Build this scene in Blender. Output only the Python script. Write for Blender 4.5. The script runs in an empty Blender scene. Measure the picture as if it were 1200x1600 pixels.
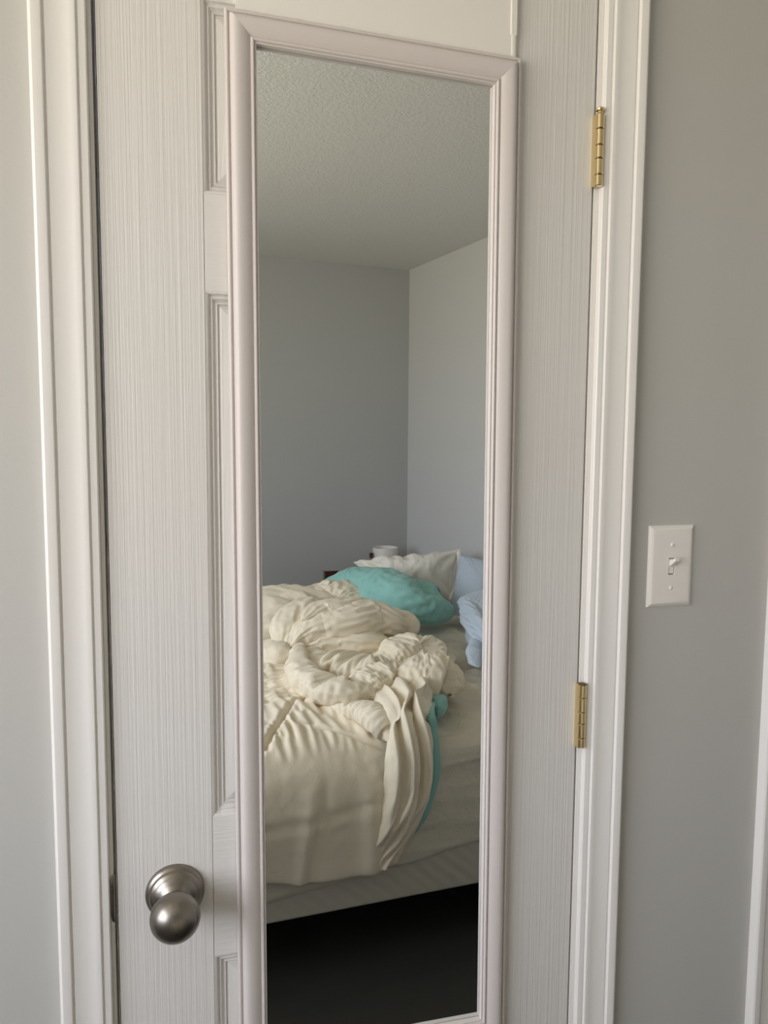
import bpy, bmesh, math
import numpy as np
from mathutils import Vector, Matrix
C = bpy.context.scene.collection
SC = bpy.context.scene

# ---------------------------------------------------------------- camera, world, light, exposure
cam = bpy.data.cameras.new('camera'); cam.sensor_fit = 'VERTICAL'; cam.sensor_height = 36.0
cam.lens = 36.0 * 1229.456 / 1600.0; cam.clip_start = 0.02
co = bpy.data.objects.new('camera', cam); C.objects.link(co); SC.camera = co
def cam_matrix(loc, yaw, pitch, roll):
    cy, sy, cp, sp = math.cos(yaw), math.sin(yaw), math.cos(pitch), math.sin(pitch)
    f = Vector((sy*cp, cy*cp, sp)); r = Vector((cy, -sy, 0)); u = r.cross(f)
    c, s = math.cos(roll), math.sin(roll)
    r2 = c*r + s*u; u2 = -s*r + c*u
    m = Matrix(((r2.x, u2.x, -f.x, loc[0]), (r2.y, u2.y, -f.y, loc[1]), (r2.z, u2.z, -f.z, loc[2]), (0, 0, 0, 1)))
    return m
co.matrix_world = cam_matrix((0.0747485, -0.9492847, 1.44), 0.260349, -0.0932429, 0.0068034)

w = bpy.data.worlds.new('daylight'); SC.world = w; w.use_nodes = True
wn = w.node_tree.nodes; wl = w.node_tree.links; wn.clear()
w_out = wn.new('ShaderNodeOutputWorld'); w_bg = wn.new('ShaderNodeBackground')
w_tc = wn.new('ShaderNodeTexCoord'); w_sep = wn.new('ShaderNodeSeparateXYZ'); w_rmp = wn.new('ShaderNodeValToRGB')
w_rmp.color_ramp.elements[0].position = 0.47; w_rmp.color_ramp.elements[0].color = (0.95, 0.86, 0.72, 1)   # ground outside
w_rmp.color_ramp.elements[1].position = 0.53; w_rmp.color_ramp.elements[1].color = (0.90, 0.925, 1.02, 1)   # overcast sky
w_mr = wn.new('ShaderNodeMapRange'); w_mr.inputs[1].default_value = -1; w_mr.inputs[2].default_value = 1
wl.new(w_tc.outputs['Generated'], w_sep.inputs[0]); wl.new(w_sep.outputs[2], w_mr.inputs[0]); wl.new(w_mr.outputs[0], w_rmp.inputs[0])
wl.new(w_rmp.outputs[0], w_bg.inputs[0]); w_bg.inputs[1].default_value = 9.0; wl.new(w_bg.outputs[0], w_out.inputs[0])
WIN = (-2.20, -0.30, 0.95, 2.20)      # window opening in the left wall: y0, y1, z0, z1
XL = -1.30
pl = bpy.data.lights.new('window_daylight', 'AREA'); pl.shape = 'RECTANGLE'; pl.size = WIN[1]-WIN[0]; pl.size_y = WIN[3]-WIN[2]
pl.cycles.is_portal = True
po = bpy.data.objects.new('window_daylight', pl); C.objects.link(po)
po.location = (XL-0.13, (WIN[0]+WIN[1])/2, (WIN[2]+WIN[3])/2); po.rotation_euler = (math.pi/2, 0, -math.pi/2)
SC.view_settings.view_transform = 'Standard'; SC.view_settings.look = 'None'; SC.view_settings.gamma = 1.0
SC.view_settings.use_curve_mapping = False; SC.view_settings.exposure = 0.0
SC.cycles.max_bounces = 16; SC.cycles.diffuse_bounces = 10; SC.cycles.glossy_bounces = 8; SC.cycles.sample_clamp_indirect = 4.0

# ---------------------------------------------------------------- materials
def lin(c):
    return tuple((x/12.92 if x <= 0.04045 else ((x+0.055)/1.055)**2.4) for x in (v/255.0 for v in c)) + (1.0,)
class NT:
    def __init__(s, name):
        s.m = bpy.data.materials.new(name); s.m.use_nodes = True
        s.t = s.m.node_tree; s.n = s.t.nodes; s.b = s.n['Principled BSDF']
    def new(s, t): return s.n.new(t)
    def link(s, a, b): s.t.links.new(a, b)
    def coords(s, scale):
        tc = s.new('ShaderNodeTexCoord'); mp = s.new('ShaderNodeMapping'); mp.inputs['Scale'].default_value = scale
        s.link(tc.outputs['Object'], mp.inputs[0]); return mp.outputs[0]
    def noise(s, scale, detail=4, rough=.55, dist=0.0):
        x = s.new('ShaderNodeTexNoise'); x.inputs['Scale'].default_value = 1.0; x.inputs['Detail'].default_value = detail
        x.inputs['Roughness'].default_value = rough; x.inputs['Distortion'].default_value = dist
        s.link(s.coords(scale), x.inputs['Vector']); return x.outputs[0]
    def bump(s, h, dist, strength=1.0, prev=None):
        b = s.new('ShaderNodeBump'); b.inputs['Strength'].default_value = strength; b.inputs['Distance'].default_value = dist
        s.link(h, b.inputs['Height'])
        if prev is not None: s.link(prev, b.inputs['Normal'])
        s.link(b.outputs[0], s.b.inputs['Normal']); return b.outputs[0]
    def vary(s, c0, c1, fac):
        r = s.new('ShaderNodeMix'); r.data_type = 'RGBA'; r.inputs[6].default_value = c0; r.inputs[7].default_value = c1
        s.link(fac, r.inputs[0]); s.link(r.outputs[2], s.b.inputs['Base Color'])
def base(name, col, rough=.5, metal=0.0, spec=.5):
    t = NT(name); t.b.inputs['Base Color'].default_value = col; t.b.inputs['Roughness'].default_value = rough
    t.b.inputs['Metallic'].default_value = metal; t.b.inputs['Specular IOR Level'].default_value = spec
    return t
PAINT = (0.70, 0.68, 0.645, 1)
def grain(name, scale, dist=.0006):
    t = base(name, PAINT, .42)
    h = t.noise(scale, 2, .5, .3)
    h2 = t.noise(tuple(v*2.3 for v in scale), 2, .6, .2)
    a = t.new('ShaderNodeMath'); a.operation = 'MULTIPLY_ADD'; a.inputs[1].default_value = .45
    t.link(h2, a.inputs[0]); t.link(h, a.inputs[2])
    t.bump(a.outputs[0], dist, .8); return t.m
M = {}
M['door_stile'] = grain('white_door_paint_upright_grain', (290, 30, 2.0), .0008)
M['door_rail'] = grain('white_door_paint_level_grain', (3, 30, 210))
def panel_mat():
    t = base('white_door_paint_cathedral_grain', PAINT, .42)
    h = t.noise((60, 20, 5), 3, .5, 1.5); t.bump(h, .0012, .8); return t.m
M['door_panel'] = panel_mat()
def paint(name, col, rough, scale=(220, 220, 220), dist=.00012):
    t = base(name, col, rough); t.bump(t.noise(scale, 3), dist, .6); return t.m
M['trim'] = paint('white_trim_paint', (0.82, 0.795, 0.755, 1), .38, (60, 60, 14), .0002)
M['frame'] = paint('mirror_frame_white', (0.65, 0.60, 0.572, 1), .42, (90, 90, 90), .00005)
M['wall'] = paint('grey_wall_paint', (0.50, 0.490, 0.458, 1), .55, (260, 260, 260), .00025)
M['wall_shaded'] = paint('wall_paint_back_shaded', (0.44, 0.45, 0.445, 1), .6, (260, 260, 260), .00025)  # same wall paint, with the back wall's shade put into its colour
M['wall_lit'] = paint('wall_paint_right_lit', (0.60, 0.605, 0.60, 1), .6, (260, 260, 260), .00025)  # same wall paint, with the light on the right wall put into its colour
def ceil():
    t = base('popcorn_ceiling', (0.70, 0.70, 0.67, 1), .9)
    h = t.noise((90, 90, 90), 4, .6); t.bump(h, .0042, .9); return t.m
M['ceil'] = ceil()
def floor():
    t = base('dark_floor', (0.012, 0.012, 0.011, 1), .6)
    t.vary((0.016, 0.016, 0.014, 1), (0.032, 0.031, 0.027, 1), t.noise((3, 12, 1), 5)); return t.m
M['floor'] = floor()
M['gap'] = base('gap_shade', (0.02, 0.02, 0.02, 1), .9).m  # near-black on the door stops, painted shade for the gap round the door
def mirror_m():
    t = base('mirror_silver', (0.86, 0.885, 0.875, 1), 0.0, 1.0); return t.m
M['mirror'] = mirror_m()
M['mirror_edge'] = base('mirror_glass_edge', (0.20, 0.23, 0.22, 1), .15).m
def brushed(name, col, rough, scale, dist):
    t = base(name, col, rough, 1.0); t.bump(t.noise(scale, 3), dist, .5); return t.m
M['nickel'] = brushed('satin_nickel', (0.265, 0.24, 0.208, 1), .34, (60, 300, 300), .00006)
M['nickel_dark'] = brushed('strike_nickel', (0.34, 0.30, 0.26, 1), .35, (90, 90, 90), .00005)
M['brass'] = base('polished_brass', (0.78, 0.63, 0.36, 1), .18, 1.0).m
M['brass_dark'] = base('brass_joint', (0.16, 0.11, 0.05, 1), .5, .6).m
M['plastic'] = base('ivory_white_plastic', (0.80, 0.765, 0.71, 1), .32).m
M['slot'] = base('switch_slot_shadow', (0.10, 0.09, 0.08, 1), .6).m
M['board'] = paint('smooth_white_board', (0.80, 0.775, 0.725, 1), .5, (70, 70, 70), .0002)
M['screw'] = base('painted_screw', (0.78, 0.75, 0.70, 1), .3).m
def fabric(name, c0, c1, wave=(420, 420, 420), dist=.00025, sheen=.15, rough=.75, crease=.0):
    t = base(name, c0, rough, 0, .25)
    t.b.inputs['Sheen Weight'].default_value = sheen
    t.vary(c0, c1, t.noise((9, 9, 9), 4))
    n1 = t.bump(t.noise(wave, 2), dist, .5)
    if crease > 0:
        n2 = t.bump(t.noise((26, 26, 26), 4, .6, 1.2), crease, .8, n1)
    return t.m
M['cream'] = fabric('cream_cotton', (0.73, 0.655, 0.52, 1), (0.77, 0.70, 0.56, 1), crease=.002)
M['aqua'] = fabric('aqua_cotton', (0.24, 0.49, 0.455, 1), (0.27, 0.52, 0.485, 1), crease=.004)
M['white_case'] = fabric('white_pillowcase', (0.78, 0.75, 0.68, 1), (0.81, 0.78, 0.71, 1), crease=.001)
M['blue_case'] = fabric('pale_blue_pillowcase', (0.43, 0.50, 0.585, 1), (0.46, 0.53, 0.61, 1), crease=.004)
M['sheet'] = fabric('ivory_sheet', (0.58, 0.545, 0.45, 1), (0.62, 0.58, 0.485, 1), crease=.004)
M['sheet_side'] = fabric('ivory_sheet_side', (0.54, 0.53, 0.45, 1), (0.58, 0.56, 0.475, 1), crease=.003)
def quilt_box():
    t = base('quilted_ticking', (0.50, 0.47, 0.40, 1), .6)
    wv = t.new('ShaderNodeTexWave'); wv.inputs['Scale'].default_value = 1.0; wv.inputs['Distortion'].default_value = 1.5
    wv.wave_type = 'BANDS'; wv.bands_direction = 'DIAGONAL'
    t.link(t.coords((14, 14, 14)), wv.inputs['Vector']); t.bump(wv.outputs['Fac'], .002, .4); return t.m
M['box'] = quilt_box()
M['frame_black'] = base('black_bed_metal', (0.02, 0.02, 0.02, 1), .5, .5).m
M['lamp_white'] = base('white_ceramic', (0.72, 0.69, 0.65, 1), .5).m
M['chrome'] = base('chrome', (0.7, 0.7, 0.7, 1), .12, 1.0).m
M['dark_red'] = base('dark_maroon', (0.07, 0.018, 0.014, 1), .35).m
M['walnut'] = base('dark_wood', (0.05, 0.03, 0.02, 1), .5).m
M['glass_dark'] = base('smoky_bottle', (0.20, 0.19, 0.18, 1), .15).m
def pane_m():
    m = bpy.data.materials.new('window_pane'); m.use_nodes = True; n = m.node_tree.nodes; l = m.node_tree.links; n.clear()
    o = n.new('ShaderNodeOutputMaterial'); mx = n.new('ShaderNodeMixShader'); a = n.new('ShaderNodeBsdfTransparent'); b = n.new('ShaderNodeBsdfGlossy')
    b.inputs['Roughness'].default_value = 0.02; mx.inputs[0].default_value = .06
    l.new(a.outputs[0], mx.inputs[1]); l.new(b.outputs[0], mx.inputs[2]); l.new(mx.outputs[0], o.inputs[0]); return m
M['pane'] = pane_m()

# ---------------------------------------------------------------- object helpers
def link_mesh(name, verts, faces, mat, parent=None, smooth=False, angle=None):
    me = bpy.data.meshes.new(name); me.from_pydata([tuple(map(float, v)) for v in verts], [], [tuple(map(int, f)) for f in faces])
    me.validate(); me.update()
    bm = bmesh.new(); bm.from_mesh(me); bmesh.ops.recalc_face_normals(bm, faces=bm.faces)
    bm.to_mesh(me); bm.free()
    if smooth: me.shade_smooth()
    if angle is not None: me.set_sharp_from_angle(angle=math.radians(angle))
    me.materials.append(M[mat] if isinstance(mat, str) else mat)
    o = bpy.data.objects.new(name, me); C.objects.link(o)
    if parent is not None: o.parent = parent
    return o
def empty(name, loc=(0, 0, 0)):
    o = bpy.data.objects.new(name, None); o.location = loc; o.empty_display_size = .05; C.objects.link(o); return o
def tag(o, label=None, cat=None, group=None, kind=None):
    for k, v in (('label', label), ('category', cat), ('group', group), ('kind', kind)):
        if v: o[k] = v
    return o
def adopt(o, parent):
    """parent a mesh that was built in world coordinates"""
    o.parent = parent; o.matrix_parent_inverse = Matrix.Translation(-parent.location) if parent.parent is None else Matrix.Identity(4)
    return o
def box_vf(x0, x1, y0, y1, z0, z1, bev=0.0):
    bm = bmesh.new(); bmesh.ops.create_cube(bm, size=1.0)
    bmesh.ops.scale(bm, vec=(x1-x0, y1-y0, z1-z0), verts=bm.verts)
    bmesh.ops.translate(bm, vec=((x0+x1)/2, (y0+y1)/2, (z0+z1)/2), verts=bm.verts)
    if bev > 0: bmesh.ops.bevel(bm, geom=list(bm.edges), offset=bev, segments=2, affect='EDGES', profile=.5)
    bm.verts.index_update()
    r = ([v.co[:] for v in bm.verts], [[v.index for v in f.verts] for f in bm.faces]); bm.free(); return r
def join(*parts):
    V, F = [], []
    for v, f in parts:
        o = len(V); V += [tuple(x) for x in v]; F += [[i+o for i in g] for g in f]
    return V, F
def prism(poly, z0, z1):
    n = len(poly)
    V = [(x, y, z0) for x, y in poly] + [(x, y, z1) for x, y in poly]
    F = [[i, (i+1) % n, (i+1) % n+n, i+n] for i in range(n)] + [list(range(n))[::-1], list(range(n, 2*n))]
    return V, F
def lathe(prof, axis_o, ax='y', seg=48, sgn=-1):
    """prof = (distance along the axis, radius); closed at both ends"""
    V, F = [], []
    for d, r in prof:
        for k in range(seg):
            a = 2*math.pi*k/seg; p = r*math.cos(a); q = r*math.sin(a)
            if ax == 'y': V.append((axis_o[0]+p, axis_o[1]+sgn*d, axis_o[2]+q))
            else: V.append((axis_o[0]+p, axis_o[1]+q, axis_o[2]+d))
    for i in range(len(prof)-1):
        for k in range(seg):
            F.append([i*seg+k, i*seg+(k+1) % seg, (i+1)*seg+(k+1) % seg, (i+1)*seg+k])
    F.append(list(range(seg))); F.append([(len(prof)-1)*seg+k for k in range(seg)])
    return V, F

# ---------------------------------------------------------------- room shell
H = 2.44
XC, YC = 1.449, -3.664                       # far right corner of the room
XR0 = 2.096                                  # right wall meets the door wall
YB_L = -3.337                                # back wall meets the left wall
DOOR_H = 2.035
fl = link_mesh('floor', *prism([(XL-.12, .16), (XR0+.15, .16), (XC+.15, YC-.15), (XL-.12, YB_L-.15)], -.05, 0), 'floor'); tag(fl, kind='structure')
ce = link_mesh('ceiling', *prism([(XL-.12, .16), (XR0+.15, .16), (XC+.15, YC-.15), (XL-.12, YB_L-.15)], H, H+.06), 'ceil'); tag(ce, kind='structure')
wf = link_mesh('wall_front', *join(box_vf(XL, -.0085, 0, .12, 0, H), box_vf(.6135, .964, 0, .12, 0, H), box_vf(1.74, XR0, 0, .12, 0, H),
     box_vf(-.0085, .6135, 0, .12, DOOR_H+.012, H), box_vf(.964, 1.74, 0, .12, DOOR_H+.012, H)), 'wall'); tag(wf, kind='structure')
wb = link_mesh('wall_back', *prism([(XL, YB_L), (XC, YC), (XC+.012, YC-.12), (XL, YB_L-.12)], 0, H), 'wall_shaded'); tag(wb, kind='structure')
wr = link_mesh('wall_right', *prism([(XC, YC), (XR0, 0), (XR0+.12, 0), (XC+.13, YC-.02)], 0, H), 'wall_lit'); tag(wr, kind='structure')
wl_ = link_mesh('wall_left', *join(box_vf(XL-.12, XL, WIN[1], .12, 0, H), box_vf(XL-.12, XL, YB_L-.12, WIN[0], 0, H),
     box_vf(XL-.12, XL, WIN[0], WIN[1], 0, WIN[2]), box_vf(XL-.12, XL, WIN[0], WIN[1], WIN[3], H)), 'wall'); tag(wl_, kind='structure')
# window in the left wall
wi = empty('window_1', (XL, (WIN[0]+WIN[1])/2, WIN[2])); tag(wi, kind='structure')
def child(name, vf, mat, parent, **kw):
    o = link_mesh(name, *vf, mat, None, **kw); return adopt(o, parent)
y0, y1, z0, z1 = WIN
child('window_frame', join(box_vf(XL-.10, XL-.05, y0, y0+.04, z0, z1), box_vf(XL-.10, XL-.05, y1-.04, y1, z0, z1),
      box_vf(XL-.10, XL-.05, y0+.04, y1-.04, z0, z0+.04), box_vf(XL-.10, XL-.05, y0+.04, y1-.04, z1-.04, z1),
      box_vf(XL-.095, XL-.06, y0+.04, y1-.04, (z0+z1)/2-.02, (z0+z1)/2+.02)), 'trim', wi)
child('window_pane', box_vf(XL-.082, XL-.078, y0+.04, y1-.04, z0+.04, (z0+z1)/2-.02), 'pane', wi)
child('window_pane', box_vf(XL-.082, XL-.078, y0+.04, y1-.04, (z0+z1)/2+.02, z1-.04), 'pane', wi)
child('window_sill', box_vf(XL-.05, XL+.03, y0-.03, y1+.03, z0-.025, z0, .004), 'trim', wi)

# ---------------------------------------------------------------- door casings and jambs
CAS = [(0, 0), (0, .0115), (.0012, .0145), (.0036, .016), (.0120, .016), (.0135, .0155), (.0150, .0122), (.0160, .0118), (.0175, .0128), (.022, .0121),
       (.031, .0108), (.040, .0112), (.0455, .0122), (.0470, .0118), (.0482, .0092), (.0492, .0088), (.0505, .0096), (.0565, .0090), (.0578, .0078), (.0578, 0)]
def casing_vf(xo, sgn, z0, z1, wob=0.0):
    """upright casing; xo = outer edge, sgn = direction from the outer edge to the door"""
    nz = 2; V, F = [], []
    for k in range(nz):
        z = z0+(z1-z0)*k/(nz-1)
        for d, h in CAS: V.append((xo+sgn*d, -h, z))
    n = len(CAS)
    for k in range(nz-1):
        for i in range(n-1): F.append([k*n+i, k*n+i+1, (k+1)*n+i+1, (k+1)*n+i])
    F.append(list(range(n))); F.append([(nz-1)*n+i for i in range(n)])
    return V, F
def casing_head_vf(x0, x1, zo):
    V, F = [], []; n = len(CAS)
    for k, x in enumerate((x0, x1)):
        for d, h in CAS: V.append((x + (d if k == 0 else -d), -h, zo-d))
    for i in range(n-1): F.append([i, i+1, n+i+1, n+i])
    F.append(list(range(n))); F.append([n+i for i in range(n)])
    return V, F
t1 = link_mesh('trim_1', *casing_vf(-.0665, 1, 0, DOOR_H+.008), 'trim', smooth=True, angle=28); tag(t1, kind='structure')
t2 = link_mesh('trim_2', *casing_vf(.6712, -1, 0, DOOR_H+.008), 'trim', smooth=True, angle=28); tag(t2, kind='structure')
t3 = link_mesh('trim_3', *casing_head_vf(-.0665, .6712, DOOR_H+.066), 'trim', smooth=True, angle=28); tag(t3, kind='structure')
t4 = link_mesh('trim_4', *casing_vf(.9065, 1, 0, DOOR_H+.008), 'trim', smooth=True, angle=28); tag(t4, kind='structure')
t5 = link_mesh('trim_5', *casing_vf(1.797, -1, 0, DOOR_H+.008), 'trim', smooth=True, angle=28); tag(t5, kind='structure')
t6 = link_mesh('trim_6', *casing_head_vf(.9065, 1.797, DOOR_H+.066), 'trim', smooth=True, angle=28); tag(t6, kind='structure')
j1 = link_mesh('trim_7', *join(box_vf(-.0085, -.0042, 0, .12, 0, DOOR_H+.006, .0006), box_vf(.6066, .6135, 0, .12, 0, DOOR_H+.006, .0006),
      box_vf(-.0085, .6135, 0, .12, DOOR_H+.004, DOOR_H+.012)), 'trim'); tag(j1, kind='structure')
j2 = link_mesh('trim_8', *join(box_vf(-.0036, .013, .037, .05, 0, DOOR_H+.004), box_vf(.594, .6068, .037, .05, 0, DOOR_H+.004),
      box_vf(.013, .594, .037, .05, DOOR_H-.008, DOOR_H+.004)), 'gap'); tag(j2, kind='structure')
d2 = link_mesh('door_2', *box_vf(.968, 1.736, .002, .036, .008, DOOR_H), 'trim'); tag(d2, kind='structure')

# ---------------------------------------------------------------- the six-panel door
DW, DT = .604, .035
d1 = empty('door_1', (0, 0, 0)); tag(d1, kind='structure')
SL, SR = .1122, .4915
MX0, MX1 = .262, .342
ZR = [(1.930, DOOR_H-.002), (1.6085, 1.7172), (.7950, .9755), (.008, .235)]   # rails: top, frieze, lock, bottom
ZP = [(1.7172, 1.930), (.9755, 1.6085), (.235, .7950)]
child('stile', box_vf(0, SL, 0, DT, .008, DOOR_H-.002, .0012), 'door_stile', d1)
child('stile', box_vf(SR, DW, 0, DT, .008, DOOR_H-.002, .0012), 'door_stile', d1)
for a, b in ZR: child('rail', box_vf(SL+.0003, SR-.0003, 0.0001, DT, a, b, .0004), 'door_rail', d1)
for a, b in ZP: child('mullion', box_vf(MX0, MX1, 0.0001, DT, a, b, .0004), 'door_stile', d1)
PROF = [(0, .0000), (.0015, .0004), (.0030, .0010), (.0045, .0042), (.0060, .0052), (.0068, .0044), (.0080, .0040), (.0095, .0060), (.0115, .0078),
        (.0128, .0074), (.0140, .0066), (.0148, .0086), (.0165, .0088), (.0185, .0078), (.042, .0030)]
def panel_vf(x0, x1, z0, z1):
    V, F = [], []
    for i, (d, y) in enumerate(PROF):
        V += [(x0+d, y, z0+d), (x1-d, y, z0+d), (x1-d, y, z1-d), (x0+d, y, z1-d)]
        if i:
            a, b = (i-1)*4, i*4
            for k in range(4): F.append([a+k, a+(k+1) % 4, b+(k+1) % 4, b+k])
    n = len(PROF)*4; F.append([n-4, n-3, n-2, n-1])
    o = len(V); V += [(x0, DT, z0), (x1, DT, z0), (x1, DT, z1), (x0, DT, z1)]
    for k in range(4): F.append([k, (k+1) % 4, o+(k+1) % 4, o+k])
    F.append([o, o+1, o+2, o+3]); return V, F
for a, b in ZP:
    child('panel', panel_vf(SL, MX0, a, b), 'door_panel', d1); child('panel', panel_vf(MX1, SR, a, b), 'door_panel', d1)

# door knob
kx, kz = .0665, .8865
kn = child('door_knob', lathe([(0, .0125), (.012, .0125), (.022, .0130), (.030, .0118), (.0345, .0125), (.037, .0165), (.0395, .0215), (.044, .0258), (.050, .0282),
      (.056, .0287), (.062, .0276), (.068, .0245), (.073, .0200), (.0765, .0145), (.0785, .0085), (.0793, .0030)], (kx, 0, kz), seg=64), 'nickel', d1, smooth=True, angle=50)
tag(kn, label='round satin nickel knob low on the left side')
ro = child('rose', lathe([(0, .0352), (.0030, .0352), (.0052, .0345), (.0068, .0330), (.0078, .0312), (.0088, .0306), (.0104, .0300), (.0120, .0284), (.0132, .0262), (.0140, .0256),
      (.0158, .0242), (.0180, .0205), (.0200, .0170), (.0222, .0150), (.0235, .0120)], (kx, 0, kz), seg=64), 'nickel', kn, smooth=True, angle=50)

# hinges
def hinge(zc, pin):
    hx, hy, r = .6068, -.0090, .0058
    h = child('hinge', box_vf(.6012, .6036, -.0088, .030, zc-.0445, zc+.0445, .0004), 'brass', d1); tag(h, label='polished brass butt hinge leaf')
    L = .089; kk = [.0185, .0200, .0165, .0200, .014]
    z = zc+L/2
    for i, l in enumerate(kk):
        g = .0005
        V, F = lathe([(z-l+g, r-.0006), (z-l+g+.0006, r), (z-g-.0006, r), (z-g, r-.0006)], (hx, hy, 0), ax='z', seg=24)
        if i % 2 == 0:
            V, F = join((V, F), box_vf(.6030, hx-.002, hy-.0012, hy+.0020, z-l+g, z-g))
        adopt(link_mesh('knuckle', V, F, 'brass', smooth=True, angle=35), h); z -= l
    adopt(link_mesh('pin', *lathe([(zc-L/2+.001, r-.0012), (zc+L/2-.0006, r-.0012)], (hx, hy, 0), ax='z', seg=20), 'brass_dark'), h)
    if pin:
        t = zc+L/2
        adopt(link_mesh('pin_head', *lathe([(t, .0040), (t+.0020, .0034), (t+.0032, .0034), (t+.0042, .0058), (t+.0060, .0062), (t+.0076, .0050), (t+.0082, .002)], (hx, hy, 0), ax='z', seg=24), 'brass', smooth=True, angle=40), h)
    else:
        t = zc+L/2
        adopt(link_mesh('pin_head', *lathe([(t, .0058), (t+.0008, .0058), (t+.0012, .0040), (t+.0006, .0036)], (hx, hy, 0), ax='z', seg=24), 'brass_dark', smooth=True, angle=40), h)
hinge(1.8085, True); hinge(1.0640, False); hinge(.318, True)

# latch strike lip on the left jamb
def strike():
    V, F = [], []; n = 20
    for k in range(n+1):
        a = math.pi*k/n; z = .8885+.0300*math.cos(a); s = math.sin(a)
        b = min(1.0, s*1.4)
        for (x, y) in ((-.0036+.0008, .010), (-.0036+.0008, -.0005), (-.0040-.0012*b, -.0028*b-.0004), (-.0052-.0022*b, -.0034*b-.0002), (-.0055-.0022*b, -.0026*b), (-.0036, .0008), (-.0036, .010)):
            V.append((x, y, z))
    m = 7
    for k in range(n):
        for i in range(m-1): F.append([k*m+i, k*m+i+1, (k+1)*m+i+1, (k+1)*m+i])
    return V, F
sp = link_mesh('strike_plate', *strike(), 'nickel_dark', smooth=True, angle=45); tag(sp, 'small dark nickel latch strike plate lip on the left door jamb beside the knob', 'strike plate')

# smooth board above the mirror, its lower edge torn
def board():
    n = 60; V, F = [], []
    rs = np.random.RandomState(4)
    for k in range(n+1):
        x = .150+(.4905-.150)*k/n
        z = 1.9178-.0100*(k/n) + float(rs.uniform(-.0008, .0008)) - (.0035 if k > 56 else 0)
        for y, zz in ((-.0002, z), (-.0055, z+.0004), (-.0060, z+.0012), (-.0060, 2.030), (-.0002, 2.030)): V.append((x, y, zz))
    for k in range(n):
        for i in range(4): F.append([k*5+i, k*5+i+1, (k+1)*5+i+1, (k+1)*5+i])
        F.append([k*5+4, k*5, (k+1)*5, (k+1)*5+4])
    F.append([0, 1, 2, 3, 4]); F.append([n*5+i for i in range(5)][::-1]); return V, F
bo = link_mesh('hanging_board', *board(), 'board')
es = link_mesh('edge_strip', *join(box_vf(.4825, .4912, -.0078, -.0002, 1.934, 2.030, .0012), box_vf(.4835, .4900, -.0070, -.0002, 1.9095, 1.936, .0018)), 'board'); es.parent = bo
tag(bo, 'smooth flat white board stuck on the door above the mirror, lower edge ragged', 'board')

# ---------------------------------------------------------------- mirror
mi = empty('wall_mirror', (.32, 0, .61)); tag(mi, 'tall narrow mirror in a white moulded frame hung on the white door', 'mirror')
FR = [(0, .0), (0, .0085), (.0008, .0100), (.0022, .0106), (.0036, .0100), (.0044, .0086), (.0052, .0084), (.0058, .0104), (.0068, .0134), (.0085, .0154), (.0110, .0163), (.0140, .0164), (.0170, .0160),
      (.0205, .0151), (.0240, .0136), (.0268, .0116), (.0280, .0102), (.0286, .0112), (.0298, .0126), (.0312, .0128), (.0324, .0118), (.0329, .0098), (.0334, .0096), (.0340, .0104), (.0348, .0102), (.0352, .0090), (.0352, .0030)]
FW = .0352
G_TL, G_TR, G_BR, G_BL = (.1722, 1.8815), (.4607, 1.8718), (.4665, .6496), (.1766, .6520)
def corner(g, s, d):       # s = (sign x, sign z) from the glass corner outwards; d = distance from the outer edge
    return (g[0]+s[0]*(FW-d), g[1]+s[1]*(FW-d))
CORN = [(G_TL, (-1, 1)), (G_TR, (1, 1)), (G_BR, (1, -1)), (G_BL, (-1, -1))]
names = ['frame_rail', 'frame_stile', 'frame_rail', 'frame_stile']
for k in range(4):
    a, b = CORN[k], CORN[(k+1) % 4]; V, F = [], []; n = len(FR); gap = .00008
    for e, (g, s) in enumerate((a, b)):
        for d, h in FR:
            x, z = corner(g, s, d)
            if k % 2 == 0: x += gap*(1 if e == 0 else -1)*(1 if k == 0 else -1)
            V.append((x, -.0015-h, z))
    for i in range(n-1): F.append([i, i+1, n+i+1, n+i])
    F.append(list(range(n))[::-1]); F.append([n+i for i in range(n)]); F.append([n-1, 0, n, 2*n-1])
    child(names[k], (V, F), 'frame', mi, smooth=True, angle=32)
e = .002
def quad_slab(yf, yb):
    P = [(G_TL[0]-e, G_TL[1]+e), (G_TR[0]+e, G_TR[1]+e), (G_BR[0]+e, G_BR[1]-e), (G_BL[0]-e, G_BL[1]-e)]
    V = [(x, yf, z) for x, z in P] + [(x, yb, z) for x, z in P]
    return V, [[0, 1, 2, 3], [7, 6, 5, 4]] + [[i, (i+1) % 4, (i+1) % 4+4, i+4] for i in range(4)]
gl = child('mirror_glass', quad_slab(-.004, -.0025), 'mirror', mi); tag(gl, label='silvered mirror glass')

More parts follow.
